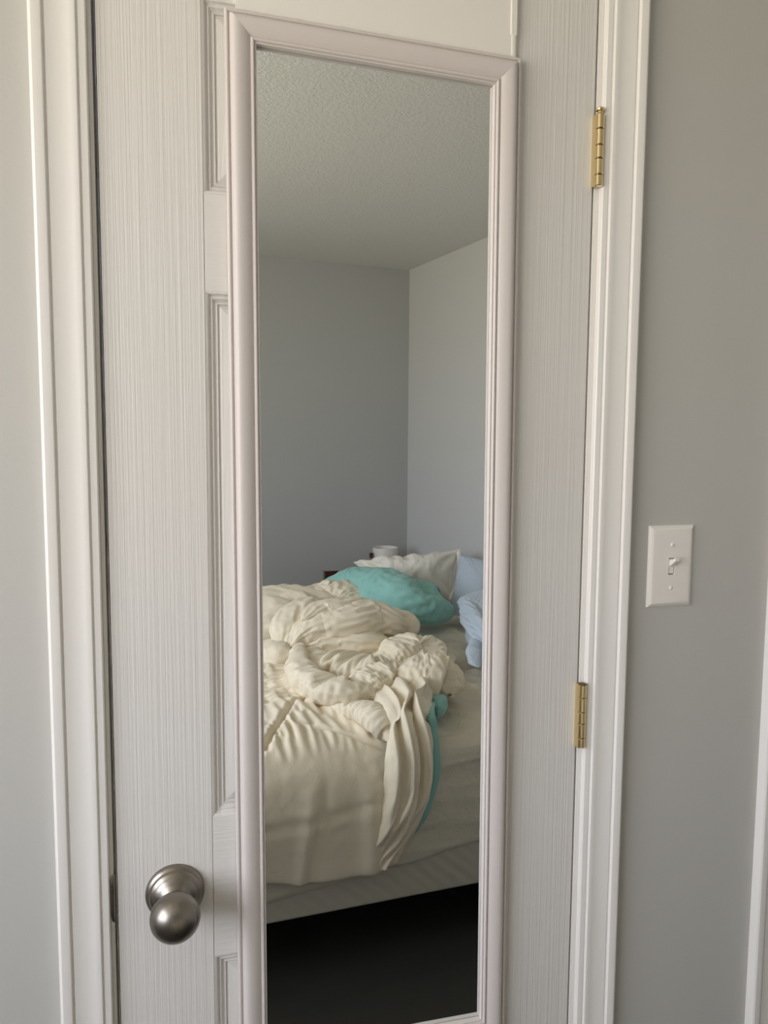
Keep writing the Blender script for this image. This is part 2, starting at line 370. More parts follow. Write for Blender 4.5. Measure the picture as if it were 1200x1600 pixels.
# ---------------------------------------------------------------- light switch
sw = empty('light_switch', (.741, 0, 1.2655)); tag(sw, 'white single toggle light switch on the grey wall right of the door casing', 'light switch')
sx, sz, hw, hh = .741, 1.2655, .0352, .0572
def plate():
    V, F = [], []
    for d, y in ((0, 0), (0, -.0016), (.0010, -.0026), (.0048, -.0050), (.0060, -.0054), (.010, -.0056)):
        V += [(sx-hw+d, y, sz-hh+d), (sx+hw-d, y, sz-hh+d), (sx+hw-d, y, sz+hh-d), (sx-hw+d, y, sz+hh-d)]
    for i in range(5):
        for k in range(4): F.append([i*4+k, i*4+(k+1) % 4, (i+1)*4+(k+1) % 4, (i+1)*4+k])
    # face with the toggle slot cut out
    o = len(V); a, b = .0049, .0118
    V += [(sx-a, -.0056, sz-b), (sx+a, -.0056, sz-b), (sx+a, -.0056, sz+b), (sx-a, -.0056, sz+b)]
    for k in range(4): F.append([20+k, 20+(k+1) % 4, o+(k+1) % 4, o+k])
    V += [(sx-a, -.0006, sz-b), (sx+a, -.0006, sz-b), (sx+a, -.0006, sz+b), (sx-a, -.0006, sz+b)]
    for k in range(4): F.append([o+k, o+(k+1) % 4, o+4+(k+1) % 4, o+4+k])
    return V, F
child('switch_plate', plate(), 'plastic', sw, smooth=True, angle=20)
child('slot_shadow', box_vf(sx-.0049, sx+.0049, -.0016, -.0006, sz-.0118, sz+.0118), 'slot', sw)
child('slot_insert', box_vf(sx-.0040, sx+.0036, -.0048, -.0012, sz-.0105, sz+.0105, .0004), 'plastic', sw)
def toggle():
    V, F = [], []
    for (y, z0, z1, hw_) in ((-.0040, -.0010, .0085, .0038), (-.0090, .0022, .0095, .0036), (-.0165, .0082, .0125, .0031), (-.0176, .0090, .0122, .0026)):
        V += [(sx-hw_, y, sz+z0), (sx+hw_, y, sz+z0), (sx+hw_, y, sz+z1), (sx-hw_, y, sz+z1)]
    for i in range(3):
        for k in range(4): F.append([i*4+k, i*4+(k+1) % 4, (i+1)*4+(k+1) % 4, (i+1)*4+k])
    F += [[0, 1, 2, 3], [12, 13, 14, 15]]; return V, F
child('toggle', toggle(), 'plastic', sw)
for s in (-1, 1):
    V, F = lathe([(.0050, .0030), (.0060, .0028), (.0066, .0021), (.0068, .0008)], (sx, 0, sz+s*.0301), seg=20)
    child('screw', (V, F), 'screw', sw, smooth=True, angle=40)

# ---------------------------------------------------------------- noise and cloth helpers
def _hash(ix, iy, iz, seed):
    h = (ix*374761393 + iy*668265263 + iz*2147483647 + seed*1274126177) & 0xFFFFFFFF
    h = ((h ^ (h >> 13)) * 1274126177) & 0xFFFFFFFF
    return (h ^ (h >> 16)) & 0xFFFFFFFF
def gnoise(x, y, z, seed=0):
    x, y, z = np.broadcast_arrays(np.asarray(x, float), np.asarray(y, float), np.asarray(z, float))
    xi, yi, zi = np.floor(x).astype(np.int64), np.floor(y).astype(np.int64), np.floor(z).astype(np.int64)
    xf, yf, zf = x-xi, y-yi, z-zi
    f = lambda t: t*t*t*(t*(t*6-15)+10)
    u, v, w_ = f(xf), f(yf), f(zf); out = 0
    for dx in (0, 1):
        for dy in (0, 1):
            for dz in (0, 1):
                h = _hash(xi+dx, yi+dy, zi+dz, seed)
                a = (h & 0xFFFF)/65535.0*2*np.pi; c = ((h >> 16) & 0xFFFF)/65535.0*2-1; s = np.sqrt(np.maximum(0, 1-c*c))
                g = np.cos(a)*s*(xf-dx) + np.sin(a)*s*(yf-dy) + c*(zf-dz)
                out = out + g*(u if dx else 1-u)*(v if dy else 1-v)*(w_ if dz else 1-w_)
    return out
def ridge(n, p=2.0): return np.clip(1-np.abs(n)*2.2, 0, 1)**p
def crom(P, n):
    P = np.asarray(P, float); m = len(P)
    Q = np.vstack([2*P[0]-P[1], P, 2*P[-1]-P[-2]]); t = np.linspace(0, m-1-1e-9, n); i = t.astype(int); f = (t-i)[:, None]
    p0, p1, p2, p3 = Q[i], Q[i+1], Q[i+2], Q[i+3]
    return .5*((2*p1)+(-p0+p2)*f+(2*p0-5*p1+4*p2-p3)*f**2+(-p0+3*p1-3*p2+p3)*f**3)
def curve1(vals, n):
    return crom(np.asarray(vals, float).reshape(-1, 1).repeat(2, 1), n)[:, 0] if len(vals) > 1 else np.full(n, vals[0])
def sweep(path, ra, rb, up=(0, 0, 1), nu=70, nv=56, wr=(), tip=(.35, .35), sup=2.3, flat=0.0, cr=None):
    """closed soft roll along path; ra = half width, rb = half height along the way; wr = wrinkle layers (amp, ku, kv, power, seed)"""
    c = crom(path, nu); T = np.gradient(c, axis=0); T /= np.linalg.norm(T, axis=1)[:, None]
    up = np.asarray(up, float); N = up-(T@up)[:, None]*T; N /= np.linalg.norm(N, axis=1)[:, None]; B = np.cross(T, N)
    s = np.concatenate([[0], np.cumsum(np.linalg.norm(np.diff(c, axis=0), axis=1))]); L = s[-1]; f = np.linspace(0, 1, nu)
    tp = np.ones(nu)
    if tip[0] > 0: k = f < tip[0]; tp[k] *= np.sqrt(np.maximum(1-((tip[0]-f[k])/tip[0])**2, 1e-4))
    if tip[1] > 0: k = f > 1-tip[1]; tp[k] *= np.sqrt(np.maximum(1-((f[k]-1+tip[1])/tip[1])**2, 1e-4))
    A_, B_ = curve1(ra, nu)*tp, curve1(rb, nu)*tp
    ph = np.linspace(0, 2*np.pi, nv, endpoint=False); cs, sn = np.cos(ph), np.sin(ph)
    cx = np.sign(cs)*np.abs(cs)**(2/sup); sx_ = np.sign(sn)*np.abs(sn)**(2/sup)
    low = np.where(sx_ < 0, 1-flat, 1.0)
    dirv = cx[None, :, None]*B[:, None, :] + sx_[None, :, None]*N[:, None, :]
    pos = c[:, None, :] + A_[:, None, None]*cx[None, :, None]*B[:, None, :] + (B_[:, None]*(sx_*low)[None, :])[:, :, None]*N[:, None, :]
    r = (A_.mean()+B_.mean())/2
    d = np.zeros((nu, nv))
    for amp, ku, kv, pw, seed in wr:
        # the angle is wrapped so that the seam closes
        n_ = gnoise((s*ku)[:, None], (np.cos(ph)*r*kv)[None, :], (np.sin(ph)*r*kv)[None, :], seed)
        d += amp*((ridge(n_, pw)-.35) if pw > 0 else n_)
    d *= np.minimum(1, tp*1.2)[:, None]
    dirn = dirv/np.maximum(np.linalg.norm(dirv, axis=2, keepdims=True), 1e-6)
    pos = pos + d[:, :, None]*dirn
    if cr: pos = crumple(pos, *cr, wrap=True)
    V = pos.reshape(-1, 3).tolist(); F = []
    for i in range(nu-1):
        for k in range(nv): F.append([i*nv+k, i*nv+(k+1) % nv, (i+1)*nv+(k+1) % nv, (i+1)*nv+k])
    a = len(V); V.append(c[0].tolist()); V.append(c[-1].tolist())
    for k in range(nv): F.append([a, (k+1) % nv, k]); F.append([a+1, (nu-1)*nv+k, (nu-1)*nv+(k+1) % nv])
    return V, F
def on_bed(V, low=.613, right=.028):
    """cloth lying on the mattress does not sink below its top"""
    V = np.array(V, float); x, y = V[:, 0]-BO[0], V[:, 1]-BO[1]; u = x*DU[0]+y*DU[1]; v = x*DV[0]+y*DV[1]
    f = low+right*np.clip((u-.40)/.1, 0, 1); k = (v > .05)&(v < 1.55)&(u < 1.42); e = f-V[:, 2]
    V[:, 2] = np.where(k&(e > -.02), f+.02*np.exp(-(e+.02)/.02)-0*e, V[:, 2]) if len(V) else V[:, 2]; return V.tolist()
def grid_vf(P):
    nu, nv = P.shape[:2]; idx = np.arange(nu*nv).reshape(nu, nv)
    F = np.stack([idx[:-1, :-1], idx[1:, :-1], idx[1:, 1:], idx[:-1, 1:]], -1).reshape(-1, 4).tolist()
    return P.reshape(-1, 3).tolist(), F
def grid_normals(P):
    a = np.gradient(P, axis=0); b = np.gradient(P, axis=1); n = np.cross(a, b); return n/np.maximum(np.linalg.norm(n, axis=2, keepdims=True), 1e-9)
def seg_dist(X, Y, pts):
    """distance to a polyline and position along it"""
    best = np.full(X.shape, 9.0); pos = np.zeros(X.shape); acc = 0
    for (ax_, ay), (bx, by) in zip(pts[:-1], pts[1:]):
        l = math.hypot(bx-ax_, by-ay); t = np.clip(((X-ax_)*(bx-ax_)+(Y-ay)*(by-ay))/(l*l), 0, 1)
        d = np.hypot(X-ax_-t*(bx-ax_), Y-ay-t*(by-ay)); k = d < best
        best = np.where(k, d, best); pos = np.where(k, acc+t*l, pos); acc += l
    return best, pos
def resample(Y, nu, nv, wrap=False):
    a = np.linspace(0, Y.shape[0]-1, nu); i = np.minimum(a.astype(int), Y.shape[0]-2); f = (a-i).reshape((-1, 1)+(1,)*(Y.ndim-2))
    f = f*f*(3-2*f)*.4+f*.6
    Z = Y[i]*(1-f)+Y[i+1]*f
    m = Y.shape[1]
    if wrap: b = np.arange(nv)*m/nv; j = b.astype(int) % m; j2 = (j+1) % m; g = b-b.astype(int)
    else: b = np.linspace(0, m-1, nv); j = np.minimum(b.astype(int), m-2); j2 = j+1; g = b-j
    g = g.reshape((1, -1)+(1,)*(Y.ndim-2)); g = g*g*(3-2*g)*.4+g*.6
    return Z[:, j]*(1-g)+Z[:, j2]*g
def relax(P0, eu, ev, iters, goal, seed, amp, freq, wrap, gm, nb):
    """cloth relaxation on a grid: the threads grow longer by eu / ev, so the sheet buckles into folds around its first shape"""
    X = P0.copy(); nu, nv = X.shape[:2]
    n = grid_normals(P0); X += (amp*2*gnoise(P0[..., 0]*freq, P0[..., 1]*freq, P0[..., 2]*freq, seed))[..., None]*n
    Lu = np.linalg.norm(P0[1:]-P0[:-1], axis=2)*(1+(eu[1:]+eu[:-1])/2)
    if wrap: Lv = np.linalg.norm(np.roll(P0, -1, 1)-P0, axis=2)*(1+(ev+np.roll(ev, -1, 1))/2)
    else: Lv = np.linalg.norm(P0[:, 1:]-P0[:, :-1], axis=2)*(1+(ev[:, 1:]+ev[:, :-1])/2)
    Vv = Lv[:, :nv-1]; Ld = np.sqrt((Lu[:, 1:]**2+Lu[:, :-1]**2+Vv[1:]**2+Vv[:-1]**2)/2)
    def lap(Y):
        l = np.zeros_like(Y); l[1:-1] += (Y[:-2]+Y[2:])/2-Y[1:-1]
        if wrap: l += (np.roll(Y, 1, 1)+np.roll(Y, -1, 1))/2-Y
        else: l[:, 1:-1] += (Y[:, :-2]+Y[:, 2:])/2-Y[:, 1:-1]
        return l
    l0 = lap(P0); g = np.minimum(goal*gm, 1)[..., None]
    def fix(a, b, L, k=1.0):
        d = b-a; r = np.sqrt((d*d).sum(-1))+1e-9; return (np.clip((r-L)/r, -.6, .6)*k*.5)[..., None]*d
    for it in range(iters):
        for s0 in (0, 1):
            a, b = X[s0:nu-1:2], X[s0+1:nu:2]; c = fix(a, b, Lu[s0::2]); X[s0:nu-1:2] = a+c; X[s0+1:nu:2] = b-c
        for s0 in (0, 1):
            a, b = X[:, s0:nv-1:2], X[:, s0+1:nv:2]; c = fix(a, b, Lv[:, s0:nv-1:2]); X[:, s0:nv-1:2] = a+c; X[:, s0+1:nv:2] = b-c
        if wrap: a, b = X[:, -1].copy(), X[:, 0].copy(); c = fix(a, b, Lv[:, -1]); X[:, -1] = a+c; X[:, 0] = b-c
        for s0 in (0, 1):
            a, b = X[s0:nu-1:2, :-1], X[s0+1:nu:2, 1:]; c = fix(a, b, Ld[s0::2], .3); X[s0:nu-1:2, :-1] = a+c; X[s0+1:nu:2, 1:] = b-c
            a, b = X[s0:nu-1:2, 1:], X[s0+1:nu:2, :-1]; c = fix(a, b, Ld[s0::2], .3); X[s0:nu-1:2, 1:] = a+c; X[s0+1:nu:2, :-1] = b-c
        for _ in range(nb): X = X-.1*lap(lap(X)-l0)
        X = X+g*(P0-X)
    return X
def crumple(P, eu, ev, big=0, fine=1.0, seed=1, wrap=False, gm=1.0, goal=.004, nb=1, it=90):
    """big > 1: first large folds on a grid thinned by that number, then small wrinkles (times fine) on the full grid"""
    P = np.array(P, float); nu, nv = P.shape[:2]
    eu, ev, gm = (np.array(np.broadcast_to(q, (nu, nv)), float) for q in (eu, ev, gm))
    if big > 1:
        cu, cv = max(nu//big, 8), max(nv//big, 8); Q = resample(P, cu, cv, wrap); h = np.linalg.norm(Q[1:]-Q[:-1], axis=2).mean()
        R_ = relax(Q, resample(eu, cu, cv, wrap), resample(ev, cu, cv, wrap), 110, goal, seed, h*.5, .16/h, wrap, resample(gm, cu, cv, wrap), 1)
        P = P+resample(R_-Q, nu, nv, wrap)
    if fine > 0:
        h = np.linalg.norm(P[1:]-P[:-1], axis=2).mean()
        P = relax(P, eu*fine, ev*fine, it, goal*2.5, seed+100, h*.5, .16/h, wrap, gm, nb)
    return P
# bed frame of reference: u along the bed towards the pillows, v away from the door
A0 = math.radians(4.09); BO = (.292, -1.0454); DU = (math.cos(A0), -math.sin(A0)); DV = (-math.sin(A0), -math.cos(A0))
def BP(u, v, z): return np.stack([BO[0]+u*DU[0]+v*DV[0], BO[1]+u*DU[1]+v*DV[1], z+0*u], -1)
def bed_box(u0, u1, v0, v1, z0, z1, bev=.0):
    V, F = box_vf(u0, u1, v0, v1, z0, z1, bev); V = np.array(V)
    return BP(V[:, 0], V[:, 1], V[:, 2]).tolist(), F

# ---------------------------------------------------------------- bed
U0, U1, VW, ZM = -.55, 1.40, 1.53, .60
bed = empty('bed', tuple(BP(np.array(.5), np.array(.7), np.array(0.)))); tag(bed, 'wide unmade bed with ivory sheet and low quilted base, seen in the mirror', 'bed')
V, F = bed_box(U0+.01, U1-.01, .004, VW-.01, .15, .36, .008); child('box_base', (V, F), 'box', bed)
for uu in (U0+.12, .62, U1-.12):
    for vv in (.22, VW-.15):
        P = BP(np.array(uu), np.array(vv), np.array(0.)); V, F = lathe([(0, .022), (.15, .022)], (P[0], P[1], 0), ax='z', seg=16); child('leg', (V, F), 'frame_black', bed)
# mattress in its fitted sheet: a soft-edged loft, its lower side edge sagging to the foot
def mattress():
    nu, nt = 240, 200
    u = np.linspace(U0, U1, nu)[:, None]; t = np.linspace(0, 1, nt)[None, :]
    prof = np.array([(VW, .30), (VW+.004, .54), (VW-.035, .592), (VW-.08, ZM), (1.25, ZM+.001), (1.0, ZM+.002), (.75, ZM+.002), (.50, ZM+.002), (.30, ZM+.002), (.18, ZM+.001), (.10, .598), (.045, .590), (.010, .570), (-.006, .535), (-.010, .45), (-.008, .36), (-.004, .300), (.003, .288)])
    pr = crom(prof, nt); v = pr[:, 0][None, :]+0*u; z = pr[:, 1][None, :]+0*u
    bot = np.clip((.345-z)/.06, 0, 1)*(z < .4)*(v < .3); z = z + bot*np.clip((u-.62)*.13, -.09, .06)
    side = np.clip((.59-z)/.06, 0, 1)*np.clip((.2-v)/.05, 0, 1)
    P = BP(u+0*v, v, z); n = grid_normals(P)
    if n[nu//2, nt//2, 2] < 0: n = -n
    d = .006*gnoise(u*5, v*6, z*6, 3) + .0045*ridge(gnoise(u*9+v*5, v*4-u*3, z*3, 5), 2)*(1-side) + .004*ridge(gnoise(u*2.2+1.3, z*22, v*4, 8), 2)*side
    d = d + (.026)*ridge(gnoise(u*7+3, v*9+u*5, 0, 9), 1.5)*np.exp(-((u-.9)/.4)**2-((v-.75)/.45)**2) + .016*gnoise(u*9, v*9, 1.5, 19)*(1-side)*(v > .04)*np.clip((u-.40)/.1, 0, 1)
    P = P + d[..., None]*n
    P = crumple(P, .012+.07*np.exp(-((u-.85)/.35)**2-((v-.55)/.35)**2), .02+.03*np.exp(-((u-.85)/.35)**2-((v-.55)/.35)**2), 4, .5, 41, False, 1.5)
    P[..., 2] = np.where(t < .75, np.minimum(P[..., 2], .607+.042*np.clip((u-.40)/.1, 0, 1)), P[..., 2])
    V, F = grid_vf(P); return V, F
mt = child('mattress', mattress(), 'sheet', bed, smooth=True)

# ---------------------------------------------------------------- comforter (one quilt: flat part, drop, rolls and folds)
parts = []
def quilt_base():
    u = np.concatenate([np.linspace(-.54, -.09, 44)[:-1], np.linspace(-.09, .350, 118)])[:, None]; nt = 320; t = np.linspace(0, 1, nt)[None, :]
    prof = np.array([(.95, .645), (.70, .655), (.45, .663), (.22, .660), (.08, .650), (.0, .621), (-.050, .560), (-.066, .48), (-.062, .40), (-.054, .34), (-.048, .300), (-.042, .285), (-.032, .292)])
    pr = crom(prof, nt); dl = np.hypot(*np.diff(pr, axis=0).T); L = np.concatenate([[0], np.cumsum(dl)])
    pr = np.stack([np.interp(np.linspace(0, L[-1], nt), L, pr[:, k]) for k in (0, 1)], 1)
    v = pr[:, 0][None, :]+0*u; z = pr[:, 1][None, :]+0*u; S = (L[-1]*(1-t))+0*u; U = u+0*v
    P = BP(U, v, z); n = grid_normals(P)
    if n[60, 20, 2] < 0: n = -n
    seams = [[(-.10, .30), (.00, .395), (.06, .50), (.125, .63), (.24, .72)], [(.10, .50), (.18, .44), (.31, .35), (.42, .30)], [(-.05, .17), (.10, .185), (.33, .215)], [(-.30, .62), (-.10, .80), (.1, 1.0)]]
    d = np.zeros_like(U); var = np.clip(.95+1.1*gnoise(U*11+S*2, S*8, 5.5, 77), .45, 1.5); eu = np.full_like(U, .03); ev = np.full_like(U, .03); gm = np.ones_like(U)
    up = np.clip((S-.34)/.10, 0, 1)
    for k, sm in enumerate(seams):
        q, a = seg_dist(U, S, sm)
        d -= (.020, .007, .004, .014)[k]*np.exp(-(q/(.009, .007, .02, .012)[k])**2)
        below = np.exp(-(q/(.10, .075, .05, .08)[k])**1.5)
        side = 1/(1+np.exp(-(np.interp(U[:, 0], [p_[0] for p_ in sm], [p_[1] for p_ in sm])[:, None]-S)/.012)) if k < 2 else .6
        eu += (.40, .38, .02, .12)[k]*below*(.12+.88*up)*(.25+.75*side)*var
        gm += (14, 10, 2, 8)[k]*np.exp(-(q/.006)**2)
    d += up*(.007*gnoise(U*26+S*6, S*5, 3.3, 78)+.005*gnoise(U*40, S*9-U*5, 4.4, 79))
    flat = np.clip((S-.62)/.08, 0, 1)
    ev += .24*flat; eu += .02*flat
    d += .018*gnoise(U*4.5, S*4.5, 2.2, 15) + .012*gnoise(U*9+3, S*7, 1.2, 25)*up
    drop = np.clip((.30-S)/.1, 0, 1)
    for u0, wd, am, sl in ((.105, .024, .008, -.10), (.142, .018, -.008, -.16), (.265, .03, .014, .05), (-.06, .03, .008, 0)):
        d += drop*am*np.exp(-((U-u0-sl*(.25-S))/wd)**2)
    hem = np.exp(-(S/.03)**2); d += hem*.004*gnoise(U*20, 0*S, 6.0, 18); gm += 3*hem
    P = P + d[..., None]*n
    P[..., 2] += -(.016*np.sin(np.clip((U+.05)/.42, 0, 1)*np.pi))*np.clip((.3-S)/.3, 0, 1) + .055*np.clip((.10-U)/.4, 0, 1)*np.clip((.25-S)/.25, 0, 1)
    P = crumple(P, eu, ev, 0, 1.0, 7, False, gm*3, .0016, 2, 140)
    return grid_vf(P)
parts.append(quilt_base())
# C: thick roll that curves round from the middle of the bed to the front
parts.append(sweep([(0.526,-1.876,0.690), (0.482,-1.708,0.695), (0.460,-1.566,0.690), (0.469,-1.422,0.690), (0.501,-1.331,0.690), (0.549,-1.282,0.690), (0.617,-1.272,0.680), (0.673,-1.260,0.660)],
   (.026, .030, .036, .046, .054, .054, .048, .036), (.024, .027, .030, .034, .037, .036, .032, .024), nu=150, nv=72, wr=((.010, 7, 9, 0, 31),), cr=(.10, .10, 3, .8, 3)))
# C2: second thin roll under it that runs to the bed's edge
parts.append(sweep([(0.504,-1.276,0.655), (0.547,-1.208,0.665), (0.583,-1.146,0.670), (0.605,-1.088,0.665), (0.622,-1.056,0.648), (0.627,-1.021,0.634)],
   (.022, .030, .036, .038, .034, .028), (.018, .024, .028, .030, .028, .022), nu=100, nv=60, wr=((.006, 9, 9, 0, 41),), cr=(0.128, 0.04, 3, .95, 4)))
# D: gathered band inside the loop
parts.append(sweep([(0.532,-1.822,0.675), (0.549,-1.683,0.675), (0.606,-1.580,0.680), (0.666,-1.511,0.685), (0.728,-1.496,0.685), (0.801,-1.493,0.685)],
   (.05, .064, .074, .078, .075, .06), (.028, .034, .040, .040, .040, .034), nu=150, nv=84, wr=((.014, 6, 8, 0, 51), (.008, 14, 9, 0, 55)), cr=(0.224, 0.032, 3, .95, 5)))
# E1: puffed hump at the right
parts.append(sweep([(0.751,-1.620,0.670), (0.810,-1.650,0.685), (0.881,-1.700,0.690), (0.937,-1.679,0.685), (0.958,-1.586,0.670)], (.045, .064, .070, .066, .04), (.026, .040, .044, .040, .022), nu=120, nv=84,
   wr=((.014, 6, 7, 0, 61),), cr=(.17, .10, 3, .95, 6)))
# E2: big puffed corner nearest the pillows
parts.append(sweep([(0.742,-1.391,0.665), (0.785,-1.353,0.690), (0.833,-1.334,0.692), (0.870,-1.318,0.678), (0.875,-1.271,0.660)], (.055, .080, .088, .080, .045), (.038, .060, .072, .066, .040), nu=120, nv=96,
   wr=((.016, 6, 7, 0, 71),), cr=(0.128, 0.08, 3, .95, 8)))
parts.append(sweep([(0.810,-1.395,0.742), (0.834,-1.365,0.757), (0.883,-1.410,0.752)], (.005, .006, .003), (.005, .007, .003), nu=24, nv=16))
# F: crumpled middle, folds fan out of it
parts.append(sweep([(0.580,-1.266,0.685), (0.626,-1.310,0.695), (0.679,-1.345,0.700), (0.734,-1.351,0.690)], (.03, .052, .054, .03), (.026, .034, .034, .022), nu=90, nv=72, wr=((.016, 12, 12, 0, 81),), cr=(0.16, 0.16, 3, .95, 9)))
# tail: the part that hangs over the edge of the bed
def tail():
    nb, na = 210, 110
    b = np.linspace(0, 1, nb); a = np.linspace(0, 1, na)
    Lf = crom([(0.643,-1.431,0.660), (0.627,-1.219,0.685), (0.616,-1.076,0.690), (0.615,-1.043,0.650), (0.604,-1.008,0.606), (0.601,-1.001,0.553), (0.594,-1.007,0.481), (0.580,-1.014,0.408), (0.564,-1.019,0.336), (0.544,-1.023,0.273)], nb)
    Rf = crom([(0.861,-1.471,0.670), (0.817,-1.273,0.692), (0.775,-1.156,0.690), (0.735,-1.057,0.694), (0.735,-1.027,0.645), (0.738,-1.019,0.579), (0.737,-1.019,0.527), (0.726,-1.022,0.467), (0.702,-1.025,0.396), (0.641,-1.024,0.300)], nb)
    P = Lf[:, None, :]*(1-a)[None, :, None] + Rf[:, None, :]*a[None, :, None]
    n = grid_normals(P)
    if n[nb//2, na//2, 1] < 0: n = -n
    Bb = b[:, None]; Aa = a[None, :]
    d = .036*np.clip(np.sin(np.pi*Aa), 0, 1)**.55 * np.clip((1.02-Bb)/.25, .25, 1)*np.clip(.35+Bb/.2, 0, 1)
    def fold(a0, a1, w0, w1, am0, am1, b0=0., b1=1.):
        c = a0+(a1-a0)*Bb; wd = w0+(w1-w0)*Bb; am = am0+(am1-am0)*Bb
        return am*np.exp(-((Aa-c)/wd)**2)*np.clip((Bb-b0)/.26, 0, 1)*np.clip((b1-Bb)/.12, 0, 1)
    d = d + fold(.10, .16, .07, .14, .020, .016, .2, .92) + fold(.42, .50, .08, .07, .020, .012, 0, 1.0) - fold(.27, .32, .06, .05, .020, .004, 0, .8)
    d = d - fold(.60, .72, .055, .04, .026, .012, 0, .78) + fold(.80, .88, .08, .07, .026, .010, 0, .85) + fold(.64, .60, .05, .08, .004, .012, .3, 1.2)
    d = d + fold(.20, .30, .04, .03, .022, .0, 0, .35)
    d = d + .010*gnoise(Aa*7, Bb*4, 1.7, 91)
    edge = np.minimum(Aa*1.6, 1-Aa); d = d*np.clip(edge/.08, 0, 1)**.6
    P = P + d[..., None]*n
    P = crumple(P, .01, .08, 3, .5, 12)
    # rolled right and lower edges give the sheet its thickness
    Q = P[:, -1:, :]-.030*n[:, -1:, :]; R_ = P[:, -1:, :]*.5+Q*.5+.004*(P[:, -1:, :]-P[:, -2:-1, :])/np.linalg.norm(P[:, -1:, :]-P[:, -2:-1, :], axis=2, keepdims=True)
    return grid_vf(np.concatenate([P, R_, Q], 1))
parts.append(tail())
# G: the heap behind, several folds laid over each other
parts.append(sweep([(0.282,-2.171,0.650), (0.396,-2.223,0.670), (0.516,-2.336,0.675), (0.660,-2.456,0.675), (0.831,-2.578,0.670), (0.969,-2.541,0.650)], (.13, .18, .22, .22, .18, .11), (.075, .098, .108, .106, .094, .06), nu=150, nv=110, flat=.5,
   wr=((.035, 3, 4, 0, 101), (.012, 8, 8, 0, 102)), cr=(0.056, 0.096, 3, .95, 13)))
parts.append(sweep([(0.426,-1.827,0.690), (0.450,-1.867,0.735), (0.497,-1.931,0.775), (0.567,-2.004,0.790), (0.651,-2.080,0.780)], (.03, .045, .055, .055, .04), (.026, .034, .038, .036, .025), nu=90, nv=64, wr=((.010, 8, 10, 0, 111),), cr=(0.048, 0.112, 3, .95, 14)))
parts.append(sweep([(0.452,-1.784,0.695), (0.500,-1.828,0.725), (0.580,-1.854,0.745), (0.675,-1.850,0.755), (0.781,-1.888,0.755), (0.860,-1.881,0.740), (0.916,-1.900,0.690)], (.03, .05, .075, .085, .085, .07, .04), (.026, .040, .050, .056, .056, .048, .028), nu=150, nv=84,
   wr=((.016, 6, 7, 0, 121),), cr=(0.048, 0.16, 3, .95, 15)))
parts.append(sweep([(0.513,-1.818,0.790), (0.587,-1.895,0.800), (0.663,-1.911,0.805), (0.761,-1.959,0.795), (0.836,-1.964,0.765)], (.03, .045, .05, .05, .03), (.02, .028, .030, .030, .02), nu=100, nv=60, wr=((.012, 8, 8, 0, 125),), cr=(0.04, 0.16, 3, .95, 16)))
parts.append(sweep([(0.479,-1.815,0.685), (0.556,-1.830,0.700), (0.646,-1.826,0.705), (0.746,-1.793,0.705), (0.849,-1.771,0.690)], (.03, .055, .062, .058, .03), (.024, .032, .034, .032, .022), nu=130, nv=72,
   wr=((.010, 5, 8, 0, 131),), cr=(0.016, 0.208, 3, .95, 17)))
parts.append(sweep([(0.845,-2.079,0.755), (0.885,-1.974,0.750), (0.922,-1.920,0.725), (0.904,-1.883,0.680)], (.03, .048, .052, .03), (.018, .026, .028, .018), nu=80, nv=56, wr=((.010, 8, 8, 0, 141),), cr=(0.04, 0.112, 3, .95, 18)))
parts.append(sweep([(0.651,-2.402,0.755), (0.733,-2.420,0.765), (0.794,-2.341,0.755), (0.835,-2.263,0.730)], (.05, .072, .072, .045), (.030, .040, .038, .024), nu=90, nv=72, wr=((.016, 7, 7, 0, 151),), cr=(0.144, 0.112, 3, .95, 19)))
parts.append(sweep([(0.401,-1.928,0.665), (0.428,-1.805,0.670), (0.466,-1.788,0.665)], (.05, .062, .04), (.034, .042, .03), nu=60, nv=56, wr=((.008, 8, 8, 0, 161),), cr=(.12, .10, 3, .95, 20)))
# the layer underneath that joins the folds
parts.append(sweep([(0.533,-1.887,0.648), (0.646,-1.714,0.655), (0.788,-1.637,0.658), (0.901,-1.626,0.658), (0.959,-1.561,0.650)], (.08, .20, .23, .20, .08), (.022, .028, .030, .028, .02), nu=110, nv=96, wr=((.008, 6, 6, 0, 171),), cr=(.06, .04, 3, .9, 25)))
V, F = join(*parts); V = on_bed(V)
cf = empty('comforter', tuple(BP(np.array(.3), np.array(.4), np.array(.6)))); tag(cf, 'crumpled cream quilted comforter with aqua lining heaped on the bed, one side hanging down', 'comforter')
child('quilted_cover', (V, F), 'cream', cf, smooth=True)
# aqua lining: turned-up heap at the back, strip along the hanging edge, patch under the corner
lp = []
lp.append(sweep([(0.727,-2.667,0.730), (0.793,-2.540,0.760), (0.871,-2.464,0.765), (0.937,-2.340,0.760), (1.004,-2.218,0.745), (1.083,-2.198,0.715), (1.166,-2.255,0.690), (1.213,-2.290,0.680)], (.03, .075, .095, .105, .105, .10, .07, .035), (.018, .056, .086, .100, .100, .090, .066, .034), nu=170, nv=110, tip=(.15, .15), flat=.3,
   wr=((.022, 4, 5, 0, 201), (.012, 9, 6, 0, 204)), cr=(.065, .06, 4, 1.0, 21)))
lp.append(sweep([(1.027,-2.487,0.745), (1.090,-2.390,0.755), (1.135,-2.270,0.745), (1.192,-2.248,0.710)], (.05, .07, .07, .04), (.036, .050, .050, .03), nu=90, nv=72, wr=((.012, 7, 7, 0, 211),), cr=(0.096, 0.048, 3, .95, 22)))
lp.append(sweep([(1.161,-2.239,0.660), (1.195,-2.245,0.685), (1.240,-2.298,0.700)], (.022, .03, .02), (.02, .026, .018), nu=40, nv=40, cr=(0.08, 0.2, 3, .95, 23)))
V, F = join(*lp)
